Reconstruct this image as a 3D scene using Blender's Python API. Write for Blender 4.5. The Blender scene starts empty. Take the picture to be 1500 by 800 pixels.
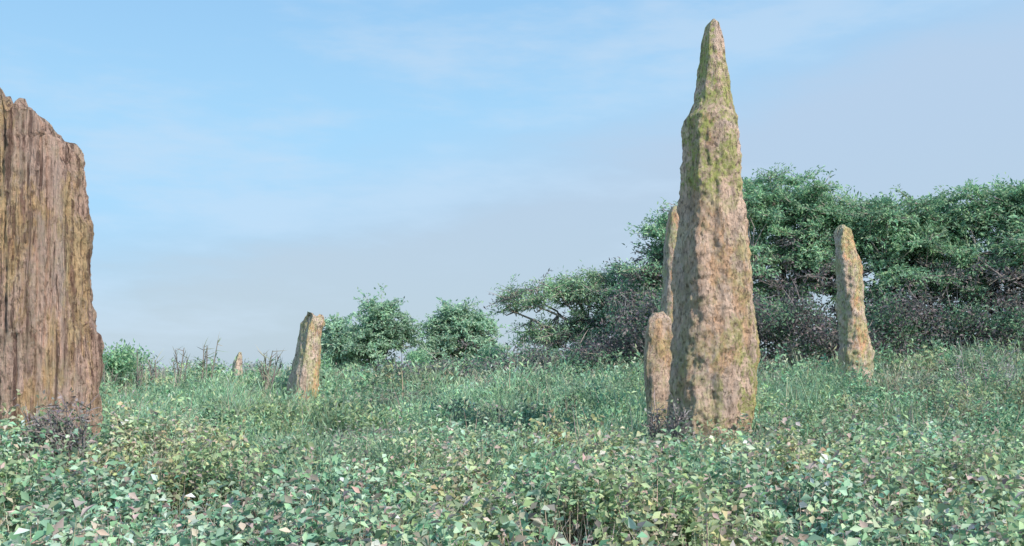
import bpy, math, random
import numpy as np
from mathutils import Vector, noise as mn

rng = np.random.default_rng(7)
random.seed(7)
sc = bpy.context.scene
F = 1441.0; HOR = 545.0; CAMH = 1.7
def X(px, y): return (px-750.0)*y/F
def Z(py, y): return CAMH+(HOR-py)*y/F

# ------------------------------------------------ helpers
_tab = np.random.default_rng(3).random((256,256))
def vn(x, y, s, seed=0):
    x = np.asarray(x,float)/s+seed*17.3+500; y = np.asarray(y,float)/s+seed*9.1+500
    xi=np.floor(x).astype(int); yi=np.floor(y).astype(int); fx=x-xi; fy=y-yi
    fx=fx*fx*(3-2*fx); fy=fy*fy*(3-2*fy)
    a=_tab[xi%256,yi%256]; b=_tab[(xi+1)%256,yi%256]; c=_tab[xi%256,(yi+1)%256]; d=_tab[(xi+1)%256,(yi+1)%256]
    return (a*(1-fx)+b*fx)*(1-fy)+(c*(1-fx)+d*fx)*fy
def ss(a,b,v):
    t=np.clip((np.asarray(v,float)-a)/(b-a),0,1); return t*t*(3-2*t)
def terrain(x,y):
    x=np.asarray(x,float); y=np.asarray(y,float)
    h=0.72*ss(14,34,y)+0.40*ss(0,14,x)*ss(16,32,y)+0.25*ss(-2.5,-5.5,x)*ss(8,12,y)*(1-ss(14,24,y))
    h=h*(1-0.5*ss(60,300,y))
    h=h+0.12*(vn(x,y,3.5,1)-0.5)+0.1*(vn(x,y,9,2)-0.5)
    return h
def norm(v): return v/np.maximum(np.linalg.norm(v,axis=-1,keepdims=True),1e-9)

class Buf:
    def __init__(s): s.v=[]; s.f=[]; s.c=[]; s.n=0
    def add(s,v,f,c):
        s.v.append(v.reshape(-1,3)); s.f.append(f.reshape(-1,3)+s.n); s.c.append(c.reshape(-1,3)); s.n+=len(s.v[-1])
    def leaves(s,P,D,N,L,W,C,fold=0.25):
        n=len(P); D=norm(D); S=norm(np.cross(D,N)); U=np.cross(S,D)
        L=L[:,None]; W=W[:,None]
        mid=P+D*L*0.45
        v=np.stack([P, mid+S*W*.5+U*W*fold, P+D*L-U*L*0.12, mid-S*W*.5+U*W*fold],1)
        i=np.arange(n)[:,None]*4
        f=np.stack([i+np.array([[0,2,1]]), i+np.array([[0,3,2]])],1)
        s.add(v,f,np.repeat(C[:,None,:],4,1))
    def blades(s,P,D,B,L,W,C,tipc=1.25):
        n=len(P); D=norm(D); S=rng.normal(size=(n,3)); S[:,2]*=0.2; S=norm(np.cross(D,S))
        L=L[:,None]; W=W[:,None]
        m=P+D*L*0.55+B*L*0.08; t=P+D*L+B*L*0.35
        v=np.stack([P-S*W*.5,P+S*W*.5,m+S*W*.4,m-S*W*.4,t],1)
        i=np.arange(n)[:,None]*5
        f=np.stack([i+np.array([[0,1,2]]), i+np.array([[0,2,3]]), i+np.array([[3,2,4]])],1)
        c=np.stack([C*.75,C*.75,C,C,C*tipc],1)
        s.add(v,f,c)
    def tube(s,pts,rads,col,k=6):
        pts=np.array(pts,float); m=len(pts)
        T=norm(np.gradient(pts,axis=0))
        ref=np.array([0.31,0.95,0.05]); A=norm(np.cross(T,ref)); Bv=np.cross(T,A)
        a=np.arange(k)*2*np.pi/k
        v=pts[:,None,:]+np.array(rads)[:,None,None]*(np.cos(a)[None,:,None]*A[:,None,:]+np.sin(a)[None,:,None]*Bv[:,None,:])
        f=[]
        for j in range(m-1):
            for i in range(k):
                p=j*k+i;q=j*k+(i+1)%k; f+= [(p,q,q+k),(p,q+k,p+k)]
        s.add(v,np.array(f),np.tile(np.array(col,float),(m*k,1)))
    def build(s,name,mat,parent=None,smooth=False):
        v=np.concatenate(s.v).astype(np.float32); f=np.concatenate(s.f).astype(np.int32); c=np.concatenate(s.c)
        me=bpy.data.meshes.new(name); me.vertices.add(len(v)); me.vertices.foreach_set('co',v.ravel())
        me.loops.add(f.size); me.loops.foreach_set('vertex_index',f.ravel())
        me.polygons.add(len(f)); me.polygons.foreach_set('loop_start',np.arange(0,f.size,3,dtype=np.int32))
        me.polygons.foreach_set('loop_total',np.full(len(f),3,np.int32))
        if smooth: me.polygons.foreach_set('use_smooth',np.ones(len(f),bool))
        me.update(calc_edges=True)
        at=me.color_attributes.new('Col','FLOAT_COLOR','POINT')
        cc=np.ones((len(v),4),np.float32); cc[:,:3]=np.clip(c,0,0.85); at.data.foreach_set('color',cc.ravel())
        me.materials.append(mat)
        o=bpy.data.objects.new(name,me); sc.collection.objects.link(o)
        if parent: o.parent=parent
        return o

# ------------------------------------------------ materials
def newmat(name):
    m=bpy.data.materials.new(name); m.use_nodes=True; nt=m.node_tree; nt.nodes.clear()
    return m,nt,nt.nodes,nt.links
def leafmat(name,trans=0.3,rough=0.55,spec=0.35):
    m,nt,N,L=newmat(name)
    out=N.new('ShaderNodeOutputMaterial'); a=N.new('ShaderNodeVertexColor'); a.layer_name='Col'
    p=N.new('ShaderNodeBsdfPrincipled'); p.inputs['Roughness'].default_value=rough; p.inputs['Specular IOR Level'].default_value=spec
    L.new(a.outputs[0],p.inputs['Base Color'])
    if trans>0:
        t=N.new('ShaderNodeBsdfTranslucent'); mx=N.new('ShaderNodeMixShader'); mx.inputs[0].default_value=trans
        L.new(a.outputs[0],t.inputs[0]); L.new(p.outputs[0],mx.inputs[1]); L.new(t.outputs[0],mx.inputs[2]); L.new(mx.outputs[0],out.inputs[0])
    else: L.new(p.outputs[0],out.inputs[0])
    return m
M_leaf=leafmat('leaf_material',0.35,0.6,0.3); M_grass=leafmat('grass_material',0.38,0.6,0.25); M_twig=leafmat('twig_material',0,0.85,0.1)
M_tree=leafmat('acacia_leaf_material',0.40,0.6,0.3)

def barkmat():
    m,nt,N,L=newmat('bark_material')
    out=N.new('ShaderNodeOutputMaterial'); p=N.new('ShaderNodeBsdfPrincipled'); p.inputs['Roughness'].default_value=0.9
    tc=N.new('ShaderNodeTexCoord'); n=N.new('ShaderNodeTexNoise'); n.inputs['Scale'].default_value=9; n.inputs['Detail'].default_value=6
    mp=N.new('ShaderNodeMapping'); mp.inputs['Scale'].default_value=(1,1,0.25)
    r=N.new('ShaderNodeValToRGB'); r.color_ramp.elements[0].color=(0.16,0.14,0.13,1); r.color_ramp.elements[1].color=(0.40,0.35,0.32,1)
    L.new(tc.outputs['Object'],mp.inputs[0]); L.new(mp.outputs[0],n.inputs[0]); L.new(n.outputs[0],r.inputs[0]); L.new(r.outputs[0],p.inputs['Base Color'])
    b=N.new('ShaderNodeBump'); b.inputs['Strength'].default_value=0.6; b.inputs['Distance'].default_value=0.04
    L.new(n.outputs[0],b.inputs['Height']); L.new(b.outputs[0],p.inputs['Normal']); L.new(p.outputs[0],out.inputs[0]); return m
M_bark=barkmat()

def rockmat(name, base, dark, ochre, lichen, zs=0.6, streak=0.5, lich_amt=0.5, ochre_amt=.5, lz=(0,0), bump=0.05, fibre=0.0, grey=0.3, pits=0.6):
    m,nt,N,L=newmat(name)
    out=N.new('ShaderNodeOutputMaterial'); p=N.new('ShaderNodeBsdfPrincipled'); p.inputs['Roughness'].default_value=0.9; p.inputs['Specular IOR Level'].default_value=0.15
    tc=N.new('ShaderNodeTexCoord')
    def nz(scale,detail,st=1.0,rough=0.6,off=0,dist=0.0):
        mp=N.new('ShaderNodeMapping'); mp.inputs['Scale'].default_value=(1,1,st); mp.inputs['Location'].default_value=(off,off*.7,off*.3)
        n=N.new('ShaderNodeTexNoise'); n.inputs['Scale'].default_value=scale; n.inputs['Detail'].default_value=detail; n.inputs['Roughness'].default_value=rough; n.inputs['Distortion'].default_value=dist
        L.new(tc.outputs['Object'],mp.inputs[0]); L.new(mp.outputs[0],n.inputs[0]); return n.outputs[0]
    def ramp(v,a,b,c=0.,d=1.):
        r=N.new('ShaderNodeMapRange'); r.interpolation_type='SMOOTHSTEP'
        r.inputs[1].default_value=a; r.inputs[2].default_value=b; r.inputs[3].default_value=c; r.inputs[4].default_value=d; L.new(v,r.inputs[0]); return r.outputs[0]
    def mix(f,a,b):
        x=N.new('ShaderNodeMix'); x.data_type='RGBA'
        if isinstance(f,float): x.inputs[0].default_value=f
        else: L.new(f,x.inputs[0])
        for s,i in ((a,6),(b,7)):
            if isinstance(s,tuple): x.inputs[i].default_value=(*s,1)
            else: L.new(s,x.inputs[i])
        return x.outputs[2]
    def mth(op,a,b,cl=False):
        x=N.new('ShaderNodeMath'); x.operation=op; x.use_clamp=cl
        L.new(a,x.inputs[0])
        if isinstance(b,float): x.inputs[1].default_value=b
        else: L.new(b,x.inputs[1])
        return x.outputs[0]
    mul=lambda a,b: mth('MULTIPLY',a,b,True)
    n1=nz(2.2,9,zs,0.7,1); n2=nz(6,9,zs,0.72,5,0.4); n3=nz(24,6,max(zs,0.35),0.75,9)
    nst=nz(8,8,0.07,0.7,13); no=nz(1.8,8,max(zs,0.3),0.72,21,0.3); nl=nz(2.6,12,0.7,0.78,33,0.3); nsp=nz(14,10,0.8,0.78,41); ng=nz(1.7,10,max(zs,0.3),0.75,63,0.4)
    pale=tuple(min(0.92,c*1.12+0.06) for c in base)
    col=mix(ramp(n1,0.42,0.60),base,pale)
    col=mix(mul(ramp(ng,0.50,0.60),grey),col,tuple(c*0.55+0.12 for c in (base[2],base[2],base[2])))
    col=mix(mul(ramp(no,0.50,0.59),ochre_amt),col,ochre)
    col=mix(mul(ramp(n2,0.52,0.65),0.6),col,dark)
    col=mix(mul(ramp(nst,0.50,0.62),streak),col,dark)
    lm=ramp(nl,0.46,0.54)
    lm=mul(lm,ramp(nsp,0.38,0.58,0.25,1.0))
    lm=mul(lm,lich_amt)
    if lz[1]!=lz[0]:
        sp=N.new('ShaderNodeSeparateXYZ'); L.new(tc.outputs['Object'],sp.inputs[0])
        lo=ramp(sp.outputs[2],lz[0],lz[1],1.0,0.5); hi=ramp(sp.outputs[2],4.0,4.8,0.0,0.8)
        rt=ramp(sp.outputs[0],-0.1,0.45,0.5,1.0)
        lm=mul(lm,mul(mth('ADD',lo,hi,True),mth('ADD',rt,hi,True)))
    col=mix(lm,col,lichen)
    nc=nz(9,10,1,0.8,57); col=mix(mul(ramp(nc,0.57,0.66),0.5),col,(0.70,0.62,0.53))
    col=mix(mul(ramp(n3,0.54,0.65),pits),col,tuple(c*0.7 for c in dark))
    if fibre>0:
        ncr=nz(13,5,0.045,0.6,83,0.2); col=mix(mul(ramp(ncr,0.55,0.63),0.8),col,tuple(c*0.6 for c in dark))
    L.new(col,p.inputs['Base Color'])
    pit=mth('MULTIPLY',ramp(n3,0.52,0.67),-0.4)
    h=mth('ADD',n2,pit); h=mth('ADD',h,mul(nst,0.8+fibre))
    if fibre>0:
        nf=nz(30,6,0.06,0.7,71); h=mth('ADD',h,mul(nf,0.8)); h=mth('ADD',h,mth('MULTIPLY',ramp(ncr,0.52,0.64),-0.6))
    h=mth('ADD',h,mul(nsp,0.7))
    b=N.new('ShaderNodeBump'); b.inputs['Strength'].default_value=1.0; b.inputs['Distance'].default_value=bump
    L.new(h,b.inputs['Height']); L.new(b.outputs[0],p.inputs['Normal']); L.new(p.outputs[0],out.inputs[0]); return m
M_rock=rockmat('stele_stone',(0.75,0.53,0.41),(0.34,0.25,0.21),(0.78,0.44,0.22),(0.44,0.48,0.15),0.5,0.5,0.95,0.6,(1.4,3.0),0.09)
M_rock2=rockmat('fibrous_stele_stone',(0.76,0.52,0.42),(0.31,0.19,0.16),(0.80,0.55,0.25),(0.44,0.44,0.27),0.12,0.85,0.3,0.65,(0,0),0.11,fibre=0.7,grey=0.3,pits=0.5)
M_rock3=rockmat('small_stele_stone',(0.70,0.52,0.42),(0.34,0.27,0.23),(0.80,0.40,0.19),(0.46,0.49,0.22),0.4,0.45,0.75,0.8,bump=0.08)

# ------------------------------------------------ steles
def stele(name,y,prof,depth,sec,mat,seed=1,nr=110,nh=240,amp=0.05,vst=0.5,rid=0.0,ridf=6.0,depthtop=None,topj=0.0,ridge=0.0,fine=0.35):
    """prof: (py, pxl, pxr) measured outline converted to metres at distance y"""
    pr=sorted([(Z(a,y),X(b,y),X(c,y-depth*0.75 if c>750 else y)) for a,b,c in prof])
    zs=np.array([p[0] for p in pr]); xl=np.array([p[1] for p in pr]); xr=np.array([p[2] for p in pr])
    zb=min(zs[0]-0.1,float(terrain((xl[0]+xr[0])/2,y))-0.4)
    cx=(xl[0]+xr[0])/2
    t=np.linspace(0,1,nh)
    zz=zb+(zs[-1]-zb)*t
    L_=np.interp(zz,zs,xl); R_=np.interp(zz,zs,xr)
    P=np.array(sec+[sec[0]],float); seg=np.linalg.norm(np.diff(P,axis=0),axis=1); cu=np.r_[0,np.cumsum(seg)]
    u=np.linspace(0,cu[-1],nr,endpoint=False)
    sx=np.interp(u,cu,P[:,0]); sy=np.interp(u,cu,P[:,1])
    for _ in range(2):
        sx=(np.roll(sx,1)+sx*2+np.roll(sx,-1))/4; sy=(np.roll(sy,1)+sy*2+np.roll(sy,-1))/4
    sx/=max(abs(sx)); sy/=max(abs(sy))
    verts=[]
    o=seed*13.7; wref=max(R_-L_)
    for j in range(nh):
        hw=(R_[j]-L_[j])/2; c=(R_[j]+L_[j])/2; wr=(R_[j]-L_[j])/wref; dd=depth*(0.25+0.75*min(1,wr/0.75)); fa=min(1,wr/0.6)
        if depthtop is not None: dd=depth+(depthtop-depth)*t[j]
        for i in range(nr):
            x=sx[i]*hw; yy=sy[i]*dd
            q=Vector((c+x,yy,zz[j]*vst))
            n1=mn.fractal(q*1.3+Vector((o,0,0)),0.9,2.1,5)
            n2=mn.fractal(Vector(((c+x)*ridf,yy*ridf,zz[j]*0.55))+Vector((0,o,0)),0.9,2.0,4)
            n3=mn.fractal(Vector(((c+x)*6,yy*6,zz[j]*4.5))+Vector((0,0,o)),0.8,2.2,4)
            r1=1-abs(mn.noise(Vector(((c+x)*ridf*1.7,yy*ridf*1.7,zz[j]*0.35+o))))*2.6 if ridge else 0
            d=fa*(amp*n1+rid*n2+amp*fine*n3+ridge*max(r1,-0.6))-0.25*ridge
            ln=math.hypot(x,yy)+1e-6
            d=max(d,-0.5*ln)
            tj=0
            if topj:
                q=max(0,(j-nh*0.84)/(nh*0.16)); tj=topj*(mn.noise(Vector(((c+x)*4.5+o,yy*3,0)))+0.5*mn.noise(Vector(((c+x)*12+o,yy*6,0))))*q*q
            verts.append((c+x+x/ln*d,y+yy+yy/ln*d,zz[j]+tj))
    faces=[]
    for j in range(nh-1):
        for i in range(nr):
            a=j*nr+i;b=j*nr+(i+1)%nr; faces.append((a,b,b+nr,a+nr))
    k=len(verts); top=np.mean(np.array(verts[-nr:]),axis=0); verts.append((top[0],top[1],top[2]+0.01))
    for i in range(nr): faces.append(((nh-1)*nr+i,(nh-1)*nr+(i+1)%nr,k))
    vv=[(a-cx,b-y,c_) for a,b,c_ in verts]
    me=bpy.data.meshes.new(name); me.from_pydata(vv,[],faces); me.polygons.foreach_set('use_smooth',np.ones(len(faces),bool)); me.update()
    me.materials.append(mat); ob=bpy.data.objects.new(name,me); ob.location=(cx,y,0); sc.collection.objects.link(ob); return ob

secA=[(-1,0.35),(-0.66,-0.70),(-0.55,-0.82),(0.1,-1),(0.8,-0.72),(1,0.1),(0.6,0.95),(-0.5,1)]
secB=[(-1,-0.6),(-0.4,-1),(0.3,-0.9),(0.95,-1.0),(1,0.6),(0.3,1),(-0.9,0.9)]
stele('standing_stone_stele',15.0,[(32,1040,1054),(37,1034,1061),(60,1028,1067),(120,1021,1075),(150,1017,1079),(164,1013,1081),(174,1004,1082),(190,1002,1084),(230,1003,1088),(280,999,1094),(330,997,1101),(380,991,1108),(430,987,1114),(500,983,1121),(560,980,1120),(620,980,1114),(670,985,1108),(720,985,1102)],0.50,secA,M_rock,seed=1,amp=0.078,rid=0.034,ridf=4.5,nh=360,nr=160,fine=0.5,ridge=0.012)
stele('standing_stone_stele',13.0,[(148,4,14),(156,-4,26),(160,-20,34),(170,-30,48),(176,-34,62),(190,-42,76),(203,-48,80),(207,-50,97),(222,-56,104),(245,-60,108),(330,-68,116),(430,-72,122),(470,-75,127),(490,-76,137),(570,-80,142),(640,-82,141),(720,-84,139)],0.42,secB,M_rock2,seed=4,nr=320,nh=320,amp=0.078,vst=0.3,rid=0.065,ridf=7.5,depthtop=0.22,topj=0.30,ridge=0.045,fine=0.45)
stele('standing_stone_stele',21.0,[(303,984,994),(312,979,1002),(345,974,1012),(450,968,1020),(600,962,1026)],0.25,secA,M_rock3,seed=7,nr=70,nh=140,amp=0.05,rid=0.02)
stele('standing_stone_stele',17.5,[(458,957,974),(468,949,986),(500,946,990),(560,945,992),(700,947,994)],0.22,secB,M_rock,seed=9,nr=80,nh=130,amp=0.06,rid=0.03,topj=0.12)
stele('standing_stone_stele',28.0,[(330,1230,1241),(336,1225,1250),(350,1223,1256),(380,1224,1262),(430,1228,1268),(480,1230,1276),(510,1231,1282),(560,1232,1283),(600,1232,1283)],0.36,secA,M_rock3,seed=12,nr=90,nh=160,amp=0.10,rid=0.04,fine=0.5)
secC=[(-1,0.8),(0.12,-1),(1,-0.55),(0.8,0.9)]
stele('standing_stone_stele',26.0,[(462,449,456),(464,446,474),(474,440,475),(480,439,470),(520,427,469),(560,416,466),(620,406,464)],0.42,secC,M_rock3,seed=15,nr=100,nh=130,amp=0.06,rid=0.03,depthtop=0.25,topj=0.28,fine=0.5)
stele('stone_stub',32.0,[(516,349,353),(530,340,355),(570,330,357)],0.2,secC,M_rock3,seed=17,nr=40,nh=50,amp=0.05)

# ------------------------------------------------ ground
def ground():
    ys=np.r_[np.linspace(-60,0,13)[:-1],np.linspace(0,60,121),np.geomspace(62,3500,50)]
    xs=np.r_[-np.geomspace(3500,42,40),np.linspace(-40,40,161),np.geomspace(42,3500,40)]
    gx,gy=np.meshgrid(xs,ys); gz=terrain(gx,gy)
    v=np.stack([gx,gy,gz],-1).reshape(-1,3); w=len(xs); f=[(j*w+i,j*w+i+1,(j+1)*w+i+1,(j+1)*w+i) for j in range(len(ys)-1) for i in range(w-1)]
    me=bpy.data.meshes.new('ground'); me.from_pydata(v.tolist(),[],f); me.polygons.foreach_set('use_smooth',np.ones(len(f),bool))
    m,nt,N,L=newmat('ground_soil_and_grass'); out=N.new('ShaderNodeOutputMaterial'); p=N.new('ShaderNodeBsdfPrincipled'); p.inputs['Roughness'].default_value=0.95
    tc=N.new('ShaderNodeTexCoord'); n=N.new('ShaderNodeTexNoise'); n.inputs['Scale'].default_value=1.3; n.inputs['Detail'].default_value=10
    r=N.new('ShaderNodeValToRGB'); e=r.color_ramp.elements; e[0].position=0.35; e[0].color=(0.36,0.30,0.26,1); e[1].position=0.62; e[1].color=(0.28,0.33,0.23,1)
    L.new(tc.outputs['Object'],n.inputs[0]); L.new(n.outputs[0],r.inputs[0]); L.new(r.outputs[0],p.inputs[0])
    b=N.new('ShaderNodeBump'); b.inputs['Distance'].default_value=0.05; L.new(n.outputs[0],b.inputs['Height']); L.new(b.outputs[0],p.inputs['Normal']); L.new(p.outputs[0],out.inputs[0])
    me.materials.append(m); o=bpy.data.objects.new('ground',me); sc.collection.objects.link(o)
ground()

# ------------------------------------------------ colour helpers
def pal(cols,n,w=None):
    c=np.array(cols); i=rng.choice(len(c),n,p=w); return c[i]
def jit(C,a=0.2): return C*(1+a*rng.normal(size=(len(C),1)))*(1+0.06*rng.normal(size=C.shape))
def wedge(n,y0,y1,k=0.56,m=2.5):
    u=rng.random(n); y=np.sqrt(y0*y0+u*(y1*y1-y0*y0))
    x=(rng.random(n)*2-1)*(k*y+m); return x,y

# ------------------------------------------------ foreground leafy shrubs
def shrubs():
    b=Buf(); bt=Buf()
    n=5900
    x,y=wedge(n,3.4,16.0)
    edge=13.0+4.2*(vn(x,y*0.2,1.3,41)-0.4)
    keep=(vn(x,y,0.6,5)>0.30)&(y<edge); x=x[keep]; y=y[keep]; n=len(x)
    h=0.16+0.62*vn(x,y,0.6,6)**1.3+0.24*rng.random(n)+0.10*ss(7,12,y)
    yel=ss(0.50,0.8,vn(x,y,1.3,8))*0.8+0.5*ss(0.6,0.9,vn(x,y,0.5,9)); blu=ss(0.3,0.6,vn(x,y,1.6,11)); li=0.66+0.74*vn(x,y,0.35,61)
    ns=5; px=np.repeat(x,ns); py=np.repeat(y,ns); ph=np.repeat(h,ns); pyel=np.repeat(yel,ns); pb=np.repeat(blu,ns); pl=np.repeat(li,ns)
    m=len(px); a=rng.random(m)*2*np.pi; lean=rng.random(m)*0.55
    D=norm(np.stack([np.cos(a)*lean,np.sin(a)*lean,np.ones(m)],1)); Ls=ph*(0.6+0.7*rng.random(m))
    P=np.stack([px,py,terrain(px,py)-0.02],1)
    bt.blades(P,D,np.zeros((m,3)),Ls*1.03,np.full(m,0.012),jit(pal([(0.42,0.32,0.28),(0.34,0.29,0.23),(0.26,0.32,0.21)],m)))
    nl=16; Q=np.repeat(np.arange(m),nl); k=len(Q)
    t=0.28+0.74*rng.random(k)**0.7; base=P[Q]+D[Q]*(Ls[Q]*t)[:,None]+rng.normal(size=(k,3))*0.014
    a=rng.random(k)*2*np.pi; Ld=np.stack([np.cos(a),np.sin(a),0.1+0.7*rng.normal(size=k)],1)
    Nn=norm(np.stack([0.6*rng.normal(size=k),0.6*rng.normal(size=k)-0.35,np.ones(k)],1))
    Cg=(pal([(0.27,0.46,0.30),(0.36,0.55,0.38),(0.21,0.36,0.24),(0.50,0.64,0.48)],k)*pb[Q][:,None]+pal([(0.36,0.48,0.26),(0.27,0.40,0.22),(0.44,0.54,0.31)],k)*(1-pb[Q][:,None]))
    Cy=pal([(0.62,0.59,0.28),(0.50,0.55,0.26),(0.64,0.47,0.29)],k)
    w=np.clip(pyel[Q]*(0.2+0.7*rng.random(k)),0,1)[:,None]; C=Cg*(1-w)+Cy*w
    dead=rng.random(k)<0.18; C[dead]=pal([(0.50,0.40,0.35),(0.58,0.48,0.41),(0.38,0.33,0.29)],dead.sum())
    C=C*pl[Q][:,None]
    sz=0.6+0.7*rng.random(k)
    b.leaves(base,Ld,Nn,0.082*sz,0.050*sz*(0.7+0.5*rng.random(k)),jit(C,0.25))
    b.build('leafy_shrubs',M_leaf)
    n=11000; x,y=wedge(n,3.4,15); a=rng.random(n)*2*np.pi; l=rng.random(n)*0.7
    D=np.stack([np.cos(a)*l,np.sin(a)*l,np.ones(n)],1)
    bt.blades(np.stack([x,y,terrain(x,y)],1),D,rng.normal(size=(n,3))*0.3,0.30+0.42*rng.random(n),np.full(n,0.009),jit(pal([(0.45,0.37,0.32),(0.36,0.30,0.27),(0.50,0.43,0.36)],n)))
    bt.build('dry_stems',M_twig)
shrubs()

# ------------------------------------------------ tall weeds with leafy stems
def weeds():
    b=Buf()
    def z(n,y0,y1,hm,hx,ll,nl=15,thr=0.45):
        x,y=wedge(n,y0,y1,m=3)
        keep=(0.6*vn(x,y,1.1,51)+0.4*vn(x,y,3.1,52))>thr; x=x[keep]; y=y[keep]; n=len(x)
        h=hm+(hx-hm)*(0.65*vn(x,y,0.8,53)**1.4+0.45*rng.random(n)); h*=np.where(x>0,1.0+0.1*ss(20,30,y),0.9)
        br=ss(0.50,0.8,vn(x,y,1.2,54)); ye=ss(0.55,0.8,vn(x,y,1.9,55)); li=0.58+0.85*vn(x,y,0.8,56)
        ns=7; Q0=np.repeat(np.arange(n),ns); m=len(Q0); a=rng.random(m)*2*np.pi; lean=rng.random(m)*0.42
        D=norm(np.stack([np.cos(a)*lean,np.sin(a)*lean,np.ones(m)],1)); Ls=h[Q0]*(0.55+0.55*rng.random(m))
        P=np.stack([x[Q0],y[Q0],terrain(x[Q0],y[Q0])-0.03],1)+rng.normal(size=(m,3))*np.array([.05,.05,0])
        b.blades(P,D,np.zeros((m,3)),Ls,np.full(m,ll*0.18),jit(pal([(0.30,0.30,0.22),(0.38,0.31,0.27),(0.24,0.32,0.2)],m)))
        Q=np.repeat(np.arange(m),nl); k=len(Q); t=0.25+0.77*rng.random(k)**0.75
        base=P[Q]+D[Q]*(Ls[Q]*t)[:,None]
        a=rng.random(k)*2*np.pi; Ld=np.stack([np.cos(a),np.sin(a),0.7+0.6*rng.normal(size=k)],1)
        Nn=norm(np.stack([0.6*rng.normal(size=k),0.6*rng.normal(size=k)-0.4,np.ones(k)],1))
        C=pal([(0.25,0.45,0.28),(0.33,0.53,0.33),(0.20,0.36,0.23),(0.41,0.57,0.34)],k)
        w=(br[Q0[Q]]*rng.random(k)*0.95)[:,None]; C=C*(1-w)+pal([(0.44,0.35,0.31),(0.34,0.3,0.28)],k)*w
        w=(ye[Q0[Q]]*0.6*rng.random(k))[:,None]; C=C*(1-w)+np.array([0.54,0.56,0.25])*w
        C=C*li[Q0[Q]][:,None]
        b.leaves(base,Ld,Nn,ll*(0.7+0.8*rng.random(k)),ll*(0.30+0.35*rng.random(k)),jit(C,0.22))
    z(2800,9.5,19,0.35,1.15,0.068,13)
    z(3400,18,28,0.45,1.4,0.098,12)
    z(2700,27,40,0.5,1.7,0.14,11)
    b.build('tall_weeds',M_grass)
weeds()

# ------------------------------------------------ tall grass
def grass():
    b=Buf()
    def zone(n,y0,y1,nb,hmin,hmax,wid,k=0.56,m=3,feather=0):
        x,y=wedge(n,y0,y1,k=k,m=m)
        dens=vn(x,y,0.8,21)+0.5*vn(x,y,3,22); keep=dens>0.50; x=x[keep];y=y[keep]; n=len(x)
        cl=vn(x,y,0.5+0.012*y0,23)*0.65+0.35*vn(x,y,2.2,27)
        h=hmin+(hmax-hmin)*(0.95*ss(0.30,0.85,cl)+0.3*rng.random(n)**2)
        h*=np.where(x>0,1.0+0.18*ss(20,30,y),0.92)
        dry=ss(0.5,0.75,vn(x,y,1.2,25)); dry2=ss(0.5,.8,vn(x,y,4,29)); lite=0.56+0.85*vn(x,y,1.0,31)
        Q=np.repeat(np.arange(n),nb); m_=len(Q)
        a=rng.random(m_)*2*np.pi; l=0.03+0.34*rng.random(m_)**1.3
        D=norm(np.stack([np.cos(a)*l,np.sin(a)*l,np.ones(m_)],1))
        r=rng.random(m_)*0.12
        P=np.stack([x[Q]+np.cos(a)*r,y[Q]+np.sin(a)*r,terrain(x[Q],y[Q])-0.03],1)
        L_=h[Q]*(0.5+0.65*rng.random(m_))
        B=np.stack([np.cos(a)*0.6+0.15,np.sin(a)*0.6,-0.2*np.ones(m_)],1)
        C=pal([(0.25,0.43,0.27),(0.32,0.51,0.33),(0.20,0.35,0.23),(0.41,0.55,0.32)],m_)*lite[Q][:,None]
        Cd=pal([(0.46,0.41,0.32),(0.50,0.41,0.35),(0.38,0.41,0.27)],m_)
        w=np.clip((0.75*dry[Q]+0.4*dry2[Q])*rng.random(m_)*1.3,0,1)[:,None]
        C=jit(C*(1-w)+Cd*w,0.22)
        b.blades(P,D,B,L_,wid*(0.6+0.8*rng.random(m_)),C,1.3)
        if feather:
            Q2=rng.integers(0,m_,int(m_*feather)); k2=len(Q2); t=0.3+0.7*rng.random(k2)
            dn=norm(D)[Q2]; base=P[Q2]+dn*(L_[Q2]*t)[:,None]+B[Q2]*(L_[Q2]*0.3*t*t)[:,None]
            Ld=np.stack([0.5*rng.normal(size=k2),0.5*rng.normal(size=k2),0.8+0.5*rng.random(k2)],1)
            Nn=norm(rng.normal(size=(k2,3))*0.6+np.array([0,-0.5,0.6]))
            b.leaves(base,Ld,Nn,wid*(4.5+4*rng.random(k2)),wid*(0.9+0.9*rng.random(k2)),jit(C[Q2]*1.15,0.2))
    zone(6500,10.5,18,13,0.30,1.0,0.012,feather=0.9)
    zone(10500,17.5,27,11,0.40,1.25,0.018,feather=0.9)
    zone(11000,26,44,9,0.5,1.45,0.029,feather=0.9)
    zone(7000,44,120,8,0.5,0.95,0.08,k=0.6)
    b.build('tall_grass',M_grass)
grass()

def stalks():
    b=Buf()
    n=1100; x,y=wedge(n,12,36)
    a=rng.random(n)*2*np.pi; l=0.45*rng.random(n)
    D=np.stack([np.cos(a)*l,np.sin(a)*l,np.ones(n)],1); Lh=0.75+0.75*rng.random(n)
    b.blades(np.stack([x,y,terrain(x,y)],1),D,rng.normal(size=(n,3))*0.2,Lh,0.0011*y,jit(pal([(0.34,0.28,0.25),(0.46,0.39,0.31),(0.25,0.3,0.2)],n)))
    b.build('dry_stalks',M_twig)
stalks()

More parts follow.
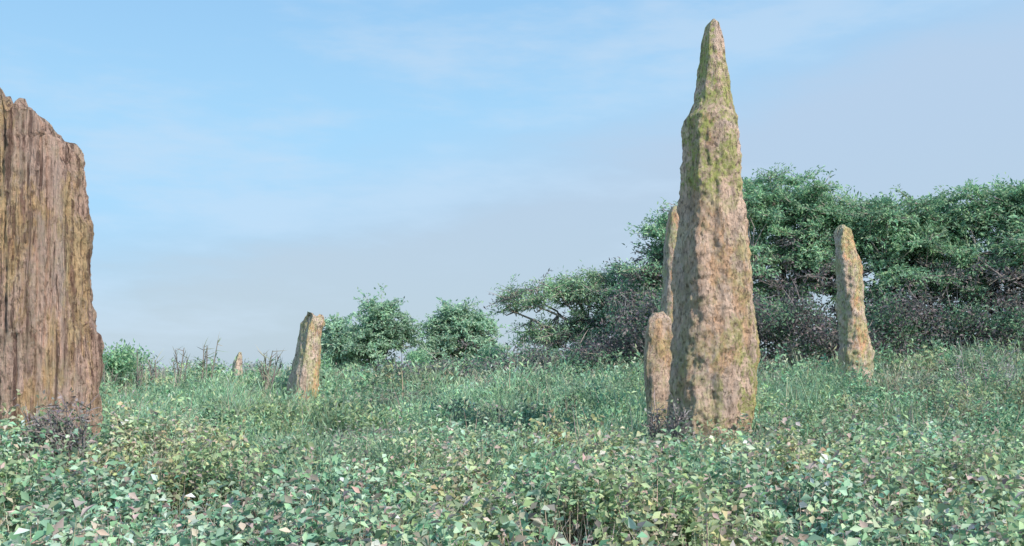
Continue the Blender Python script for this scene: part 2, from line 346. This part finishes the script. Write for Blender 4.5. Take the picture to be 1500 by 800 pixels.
# ------------------------------------------------ twiggy dead shrubs
def dead_shrub(x,y,h,w,ntw=260,dark=1.0,nst=26):
    b=Buf(); z0=float(terrain(x,y))
    for i in range(nst):
        a=rng.random()*6.28; l=rng.random()*w; tip=np.array([x+math.cos(a)*l,y+math.sin(a)*l,z0+h*(0.4+0.65*rng.random())])
        p0=np.array([x+0.3*math.cos(a)*l,y,z0-0.05]); mid=(p0+tip)/2+rng.normal(size=3)*0.08
        b.tube([p0,mid,tip],[0.014,0.010,0.004],(0.26*dark,0.23*dark,0.24*dark),4)
        k=ntw//10; t=rng.random(k); q=np.where(t[:,None]<0.5,p0+(mid-p0)*2*t[:,None],mid+(tip-mid)*(2*t[:,None]-1))
        D=rng.normal(size=(k,3))+np.array([0,0,0.8])
        b.blades(q,D,rng.normal(size=(k,3))*0.3,0.12+0.22*rng.random(k),np.full(k,0.012),jit(pal([(0.34,0.30,0.3),(0.28,0.26,0.27),(0.40,0.35,0.33)],k)*dark))
        k=22; t=rng.random(k)[:,None]; q=mid+(tip-mid)*t+rng.normal(size=(k,3))*0.08
        b.leaves(q,rng.normal(size=(k,3)),rng.normal(size=(k,3)),np.full(k,0.065),np.full(k,0.035),jit(pal([(0.26,0.27,0.25),(0.34,0.31,0.30),(0.24,0.34,0.22)],k)*dark))
    b.build('dead_shrub',M_twig)
dead_shrub(X(92,11.2),11.2,1.15,0.42,dark=0.8,nst=30)
dead_shrub(X(60,11.4),11.4,1.0,0.35,dark=0.8,nst=22)
dead_shrub(X(992,13.9),13.9,1.2,0.24,dark=0.8,nst=28)
dead_shrub(X(962,14.2),14.2,1.15,0.16,dark=0.8,nst=18)
dead_shrub(X(835,12.5),12.5,0.75,0.4,dark=0.85)
dead_shrub(X(1125,12.5),12.5,0.7,0.22,dark=0.85)
dead_shrub(X(1440,24),24,2.0,0.9,dark=1.2,nst=16)
dead_shrub(X(520,15),15,0.8,0.4)
for (px,y,h,l) in [(265,27,1.85,-0.02),(293,27,1.95,0.08),(380,27,1.8,0.25),(398,27,1.65,-0.1),(200,28,1.75,0.05),(232,29,1.5,-0.1),(150,28,1.4,0.1)]:
    b=Buf(); x0=X(px,y); z0=float(terrain(x0,y))
    for i in range(4):
        t=np.array([x0+l*h+rng.normal()*0.16,y+rng.normal()*0.1,z0+h*(0.75+0.3*rng.random())]); p0=np.array([x0-l*0.3,y,z0-0.1]); md=(p0+t)/2+rng.normal(size=3)*0.05
        b.tube([p0,md,t],[0.035,0.025,0.010],(0.24,0.21,0.19),5)
        k=14; tt=0.4+0.6*rng.random(k)[:,None]
        b.blades(p0+(t-p0)*tt,rng.normal(size=(k,3))*0.6+np.array([0,0,0.8]),rng.normal(size=(k,3))*0.2,0.2+0.25*rng.random(k),np.full(k,0.02),jit(pal([(0.26,0.24,0.21),(0.25,0.3,0.22)],k)))
    b.build('bare_sapling',M_twig)

# ------------------------------------------------ trees
TREE_G=[(0.29,0.50,0.30),(0.36,0.57,0.35),(0.21,0.40,0.25),(0.42,0.60,0.36)]
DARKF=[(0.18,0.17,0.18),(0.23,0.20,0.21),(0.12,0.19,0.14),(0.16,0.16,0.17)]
def tree(name,x,y,lobes,ncl,nleaf,cr=(0.5,0.95),cols=TREE_G,leaf=(0.15,0.055),flat=0.26,trunk_r=0.18,dry=0.0,kshell=0.45,under=0.0):
    z0=float(terrain(x,y)); e=bpy.data.objects.new(name,None); e.location=(0,0,0); sc.collection.objects.link(e)
    b=Buf(); bw=Buf()
    vol=np.array([l[3]*l[4]*l[5] for l in lobes])**0.7; w=vol/vol.sum()
    cs=[]
    for i in range(ncl):
        l=lobes[rng.choice(len(lobes),p=w)]
        d=norm(rng.normal(size=3)); 
        if d[2]<-0.1 and rng.random()<0.45: d[2]*=-1
        if d[1]>0.3 and rng.random()<0.4: d[1]*=-1
        r=rng.random()**kshell*(1+0.12*rng.normal())
        cs.append((x+l[0]+d[0]*l[3]*r,y+l[1]+d[1]*l[4]*r,max(z0+0.3,z0+l[2]+d[2]*l[5]*r)))
    cs=np.array(cs)
    zmin,zmax=cs[:,2].min(),cs[:,2].max()
    nlimb=max(4,len(lobes)*2)
    ends=cs[rng.choice(len(cs),nlimb,replace=False)]
    base=np.array([x,y,z0-0.2]); fork=np.array([x+0.2*rng.normal(),y,z0+0.22*(zmax-z0)])
    bw.tube([base,(base+fork)/2+rng.normal(size=3)*0.05,fork],[trunk_r*1.25,trunk_r,trunk_r*0.85],(1,1,1),9)
    nodes=[fork]
    for en in ends:
        c=np.array([x,y,(zmin+zmax)/2]); en=en*0.85+c*0.15
        pts=[fork+(en-fork)*t+rng.normal(size=3)*0.18*math.sin(math.pi*t)+np.array([0,0,0.5*math.sin(math.pi*t)]) for t in np.linspace(0,1,6)]
        bw.tube(pts,np.linspace(trunk_r*0.6,0.03,6),(1,1,1),6); nodes+=pts[1:]
    nodes=np.array(nodes)
    for c in cs:
        dd=np.linalg.norm(nodes-c,axis=1); nd=nodes[np.argmin(dd)]
        if dd.min()>0.2:
            m=(nd+c)/2+rng.normal(size=3)*0.12-np.array([0,0,0.1]); bw.tube([nd,m,c],[0.035,0.022,0.009],(1,1,1),4)
    for c in cs:
        r=cr[0]+(cr[1]-cr[0])*rng.random(); out=c-np.array([x,y,(zmin+zmax)/2]); out=norm(out)
        nrm=norm(np.array([out[0]*0.4,out[1]*0.4-0.15,1.0])+rng.normal(size=3)*0.22)
        A=norm(np.cross(nrm,rng.normal(size=3))); Bv=np.cross(nrm,A)
        nt_=9; ang=rng.random(nt_)*6.28; tl=r*(0.5+0.85*rng.random(nt_)); 
        td=np.cos(ang)[:,None]*A+np.sin(ang)[:,None]*Bv+nrm*rng.normal(size=(nt_,1))*flat+np.array([0,0,0.15])
        k=nleaf; q=rng.integers(0,nt_,k); t=rng.random(k)**0.7
        P=c+td[q]*(tl[q]*t)[:,None]+rng.normal(size=(k,3))*np.array([0.11,0.11,0.07])*r
        D=td[q]*0.7+rng.normal(size=(k,3))*0.6
        Nn=norm(nrm+rng.normal(size=(k,3))*0.6+np.array([0,-0.3,0]))
        dead=(rng.random()<dry)
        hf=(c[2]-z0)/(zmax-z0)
        low_shade=under*max(0,1-hf/0.72)*1.3  # chance of dark leaves low down, paints the shaded underside of the crown
        if dead or rng.random()<low_shade: C=pal(DARKF+[(0.36,0.30,0.29)],k); k0=int(k*0.8)
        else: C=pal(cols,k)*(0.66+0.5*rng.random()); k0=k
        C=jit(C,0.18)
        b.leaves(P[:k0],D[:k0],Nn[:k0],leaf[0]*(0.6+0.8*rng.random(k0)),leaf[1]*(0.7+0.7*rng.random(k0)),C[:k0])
        bw.blades(np.repeat(c[None],nt_,0),td,np.zeros((nt_,3)),tl*1.1,np.full(nt_,0.03),np.ones((nt_,3)))
    bw.build('trunk_and_limbs',M_bark,e,True); b.build('crown',M_tree,e)
    return e
def T(name,px,y,lob,**k):
    """lob entries: (px, py, rpx, rpy[, dy]) crown lobes measured in the photo, converted to metres"""
    x=X(px,y); z0=float(terrain(x,y)); s=y/F
    L_=[]
    for l in lob:
        dy=l[4] if len(l)>4 else 0
        L_.append((X(l[0],y)-x,dy,Z(l[1],y)-z0,l[2]*s,max(1.0,l[2]*s*0.9),l[3]*s))
    return tree(name,x,y,L_,**k)
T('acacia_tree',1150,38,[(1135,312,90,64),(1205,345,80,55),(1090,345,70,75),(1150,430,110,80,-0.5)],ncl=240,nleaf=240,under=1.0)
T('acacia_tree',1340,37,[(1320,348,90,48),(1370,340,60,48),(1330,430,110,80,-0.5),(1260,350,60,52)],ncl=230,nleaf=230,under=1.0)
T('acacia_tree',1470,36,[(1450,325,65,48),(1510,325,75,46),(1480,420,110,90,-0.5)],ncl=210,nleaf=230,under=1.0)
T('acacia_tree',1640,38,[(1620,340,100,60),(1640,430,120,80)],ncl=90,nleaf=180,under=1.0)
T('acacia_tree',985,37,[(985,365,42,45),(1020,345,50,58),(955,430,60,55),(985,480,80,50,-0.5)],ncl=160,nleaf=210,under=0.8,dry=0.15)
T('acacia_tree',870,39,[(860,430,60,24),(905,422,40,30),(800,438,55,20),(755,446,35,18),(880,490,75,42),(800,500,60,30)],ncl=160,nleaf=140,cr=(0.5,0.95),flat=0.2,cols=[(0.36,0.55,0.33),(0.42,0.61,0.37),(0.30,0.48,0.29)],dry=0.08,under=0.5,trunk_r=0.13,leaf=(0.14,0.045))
HAZE_G=[(0.36,0.55,0.38),(0.42,0.60,0.42),(0.30,0.47,0.33)]  # paler greens, distance haze put into the leaf colour
T('bushy_tree',672,58,[(650,476,32,24),(690,483,42,26),(670,515,65,30)],ncl=130,nleaf=210,cr=(0.6,1.1),leaf=(0.2,0.09),under=0.2,trunk_r=0.14,cols=HAZE_G)
T('bushy_tree',553,56,[(552,460,20,20),(565,490,38,26),(535,515,55,28)],ncl=110,nleaf=200,cr=(0.5,1.0),leaf=(0.2,0.09),trunk_r=0.14,under=0.2,cols=HAZE_G)
T('bushy_tree',495,60,[(492,488,24,22),(505,515,45,25)],ncl=75,nleaf=200,cr=(0.5,1.0),leaf=(0.2,0.09),trunk_r=0.12,under=0.2,cols=HAZE_G)

def scrub():
    b=Buf()
    n=900; px=np.r_[rng.uniform(740,1720,n-100),rng.uniform(560,780,100)]; y=rng.uniform(32,37,n); x=(px-750)*y/F
    hh=np.where(px>900,2.9,1.6); hh=np.where(px<760,0.9,hh); hh=hh*(0.5+0.9*vn(x,x*0,1.5,4))
    for i in range(n):
        f=rng.random(); z=float(terrain(x[i],y[i]))+0.2+hh[i]*f
        c=np.array([x[i],y[i],z]); k=170; r=0.55
        P=c+rng.normal(size=(k,3))*r*np.array([0.6,0.6,0.45]); g=rng.random()<0.35
        C=pal([(0.20,0.35,0.22),(0.25,0.40,0.25),(0.15,0.28,0.18)],k) if g else pal(DARKF+[(0.30,0.25,0.25)],k)
        b.leaves(P,rng.normal(size=(k,3)),rng.normal(size=(k,3))+np.array([0,-0.3,0.7]),0.10+0.09*rng.random(k),0.05+0.03*rng.random(k),jit(C,0.22))
        k=3; b.blades(c+rng.normal(size=(k,3))*0.3,rng.normal(size=(k,3))+np.array([0,0,0.7]),rng.normal(size=(k,3))*0.3,0.4+0.5*rng.random(k),np.full(k,0.03),jit(pal([(0.4,0.34,0.32),(0.3,0.27,0.25)],k)))
    b.build('thorn_scrub',M_tree)
scrub()
def skyline():
    b=Buf()
    for (px,py,y,n) in [(185,522,30,9),(155,530,30,8),(470,532,40,6),(610,522,45,8),(720,520,40,8),(300,540,34,4)]:
        for i in range(n):
            c=np.array([X(px+rng.normal()*10,y),y+rng.normal()*0.5,Z(py+abs(rng.normal())*14,y)]); k=160
            b.leaves(c+rng.normal(size=(k,3))*0.18,rng.normal(size=(k,3))+np.array([0,0,0.5]),rng.normal(size=(k,3)),0.09+0.07*rng.random(k),0.04+0.03*rng.random(k),jit(pal(TREE_G,k),0.2))
            b.blades(np.array([[c[0],c[1],float(terrain(c[0],c[1]))]]),np.array([[0,0,1.0]]),np.zeros((1,3)),np.array([c[2]+0.2-float(terrain(c[0],c[1]))]),np.array([0.03]),np.array([[0.15,0.14,0.1]]))
    b.build('roadside_bushes',M_tree)
skyline()
def far():
    b=Buf(); n=500; x=rng.uniform(-170,170,n); y=rng.uniform(180,230,n)
    for i in range(n):
        k=60; c=np.array([x[i],y[i],float(terrain(x[i],y[i]))+rng.random()*2.2*(0.5+vn(x[i],0,12,3))])
        b.leaves(c+rng.normal(size=(k,3))*np.array([1.1,1,0.5]),rng.normal(size=(k,3)),rng.normal(size=(k,3)),np.full(k,0.6),np.full(k,0.35),jit(pal([(0.36,0.42,0.40),(0.42,0.45,0.43)],k)))  # greyed leaf colours stand in for aerial haze
    b.build('distant_treeline',M_tree)
far()

# ------------------------------------------------ sky and sun
EL=math.radians(38)
sx,sy=0.68,-0.73
sd=Vector((sx*math.cos(EL),sy*math.cos(EL),math.sin(EL))).normalized()
w=bpy.data.worlds.new('World'); sc.world=w; w.use_nodes=True; N=w.node_tree.nodes; L=w.node_tree.links; N.clear()
out=N.new('ShaderNodeOutputWorld'); bg=N.new('ShaderNodeBackground'); bg.inputs[1].default_value=0.15
sk=N.new('ShaderNodeTexSky'); sk.sky_type='NISHITA'; sk.sun_disc=False; sk.sun_elevation=EL; sk.sun_rotation=math.atan2(sx,sy)
sk.air_density=1.0; sk.dust_density=1.0; sk.ozone_density=1.5
tc=N.new('ShaderNodeTexCoord'); sp=N.new('ShaderNodeSeparateXYZ'); L.new(tc.outputs['Generated'],sp.inputs[0])
def M(op,a,b,cl=False):
    x=N.new('ShaderNodeMath'); x.operation=op; x.use_clamp=cl
    for i,s in enumerate((a,b)):
        if isinstance(s,(int,float)): x.inputs[i].default_value=s
        else: L.new(s,x.inputs[i])
    return x.outputs[0]
def MR(v,a,b,c=0.,d=1.):
    r=N.new('ShaderNodeMapRange'); r.interpolation_type='SMOOTHSTEP'
    for i,q in enumerate((a,b,c,d)): r.inputs[i+1].default_value=q
    L.new(v,r.inputs[0]); return r.outputs[0]
def MX(f,a,b):
    x=N.new('ShaderNodeMix'); x.data_type='RGBA'
    if isinstance(f,float): x.inputs[0].default_value=f
    else: L.new(f,x.inputs[0])
    for s,i in ((a,6),(b,7)):
        if isinstance(s,tuple): x.inputs[i].default_value=(*s,1)
        else: L.new(s,x.inputs[i])
    return x.outputs[2]
mp=N.new('ShaderNodeMapping'); mp.inputs['Rotation'].default_value=(0,math.radians(17),0); mp.inputs['Scale'].default_value=(1.0,1.0,4.0)
nz=N.new('ShaderNodeTexNoise'); nz.inputs['Scale'].default_value=2.4; nz.inputs['Detail'].default_value=7; nz.inputs['Roughness'].default_value=0.58
L.new(tc.outputs['Generated'],mp.inputs[0]); L.new(mp.outputs[0],nz.inputs[0])
s=M('SUBTRACT',M('MULTIPLY',sp.outputs[2],0.966),M('MULTIPLY',sp.outputs[0],0.259))
s=M('ADD',s,M('MULTIPLY',M('SUBTRACT',nz.outputs[0],0.5),0.22))
K=1.05/0.15
def c(r,g,b): 
    f=lambda v:(v/255/12.92 if v<11 else ((v/255+0.055)/1.055)**2.4)
    return (f(r)*K,f(g)*K,f(b)*K)
clear=MX(MR(sp.outputs[2],0.20,0.40),c(166,215,249),c(149,199,241))
hazy=MX(MR(sp.outputs[2],0.0,0.30),c(184,204,219),c(182,207,233))
veil=MX(MR(s,0.14,0.27),hazy,clear)
veil=MX(MR(nz.outputs[0],0.49,0.66,0.0,0.6),veil,c(198,220,241))
fin=MX(0.93,sk.outputs[0],veil)
L.new(fin,bg.inputs[0]); L.new(bg.outputs[0],out.inputs[0])
sl=bpy.data.lights.new('sun','SUN'); sl.energy=4.9; sl.angle=math.radians(0.5); sl.color=(1.0,0.92,0.82)
so=bpy.data.objects.new('sun',sl); so.rotation_euler=sd.to_track_quat('Z','Y').to_euler(); so.location=(20,-15,25); sc.collection.objects.link(so)

# ------------------------------------------------ camera
cd=bpy.data.cameras.new('camera'); cd.sensor_width=36; cd.lens=F/1500*36; cd.shift_y=(HOR-400)/1500; cd.clip_end=8000; cd.clip_start=0.1
co=bpy.data.objects.new('camera',cd); co.location=(0,0,CAMH); co.rotation_euler=(math.radians(90),0,0); sc.collection.objects.link(co); sc.camera=co
sc.view_settings.view_transform='Standard'; sc.view_settings.look='None'; sc.view_settings.exposure=0
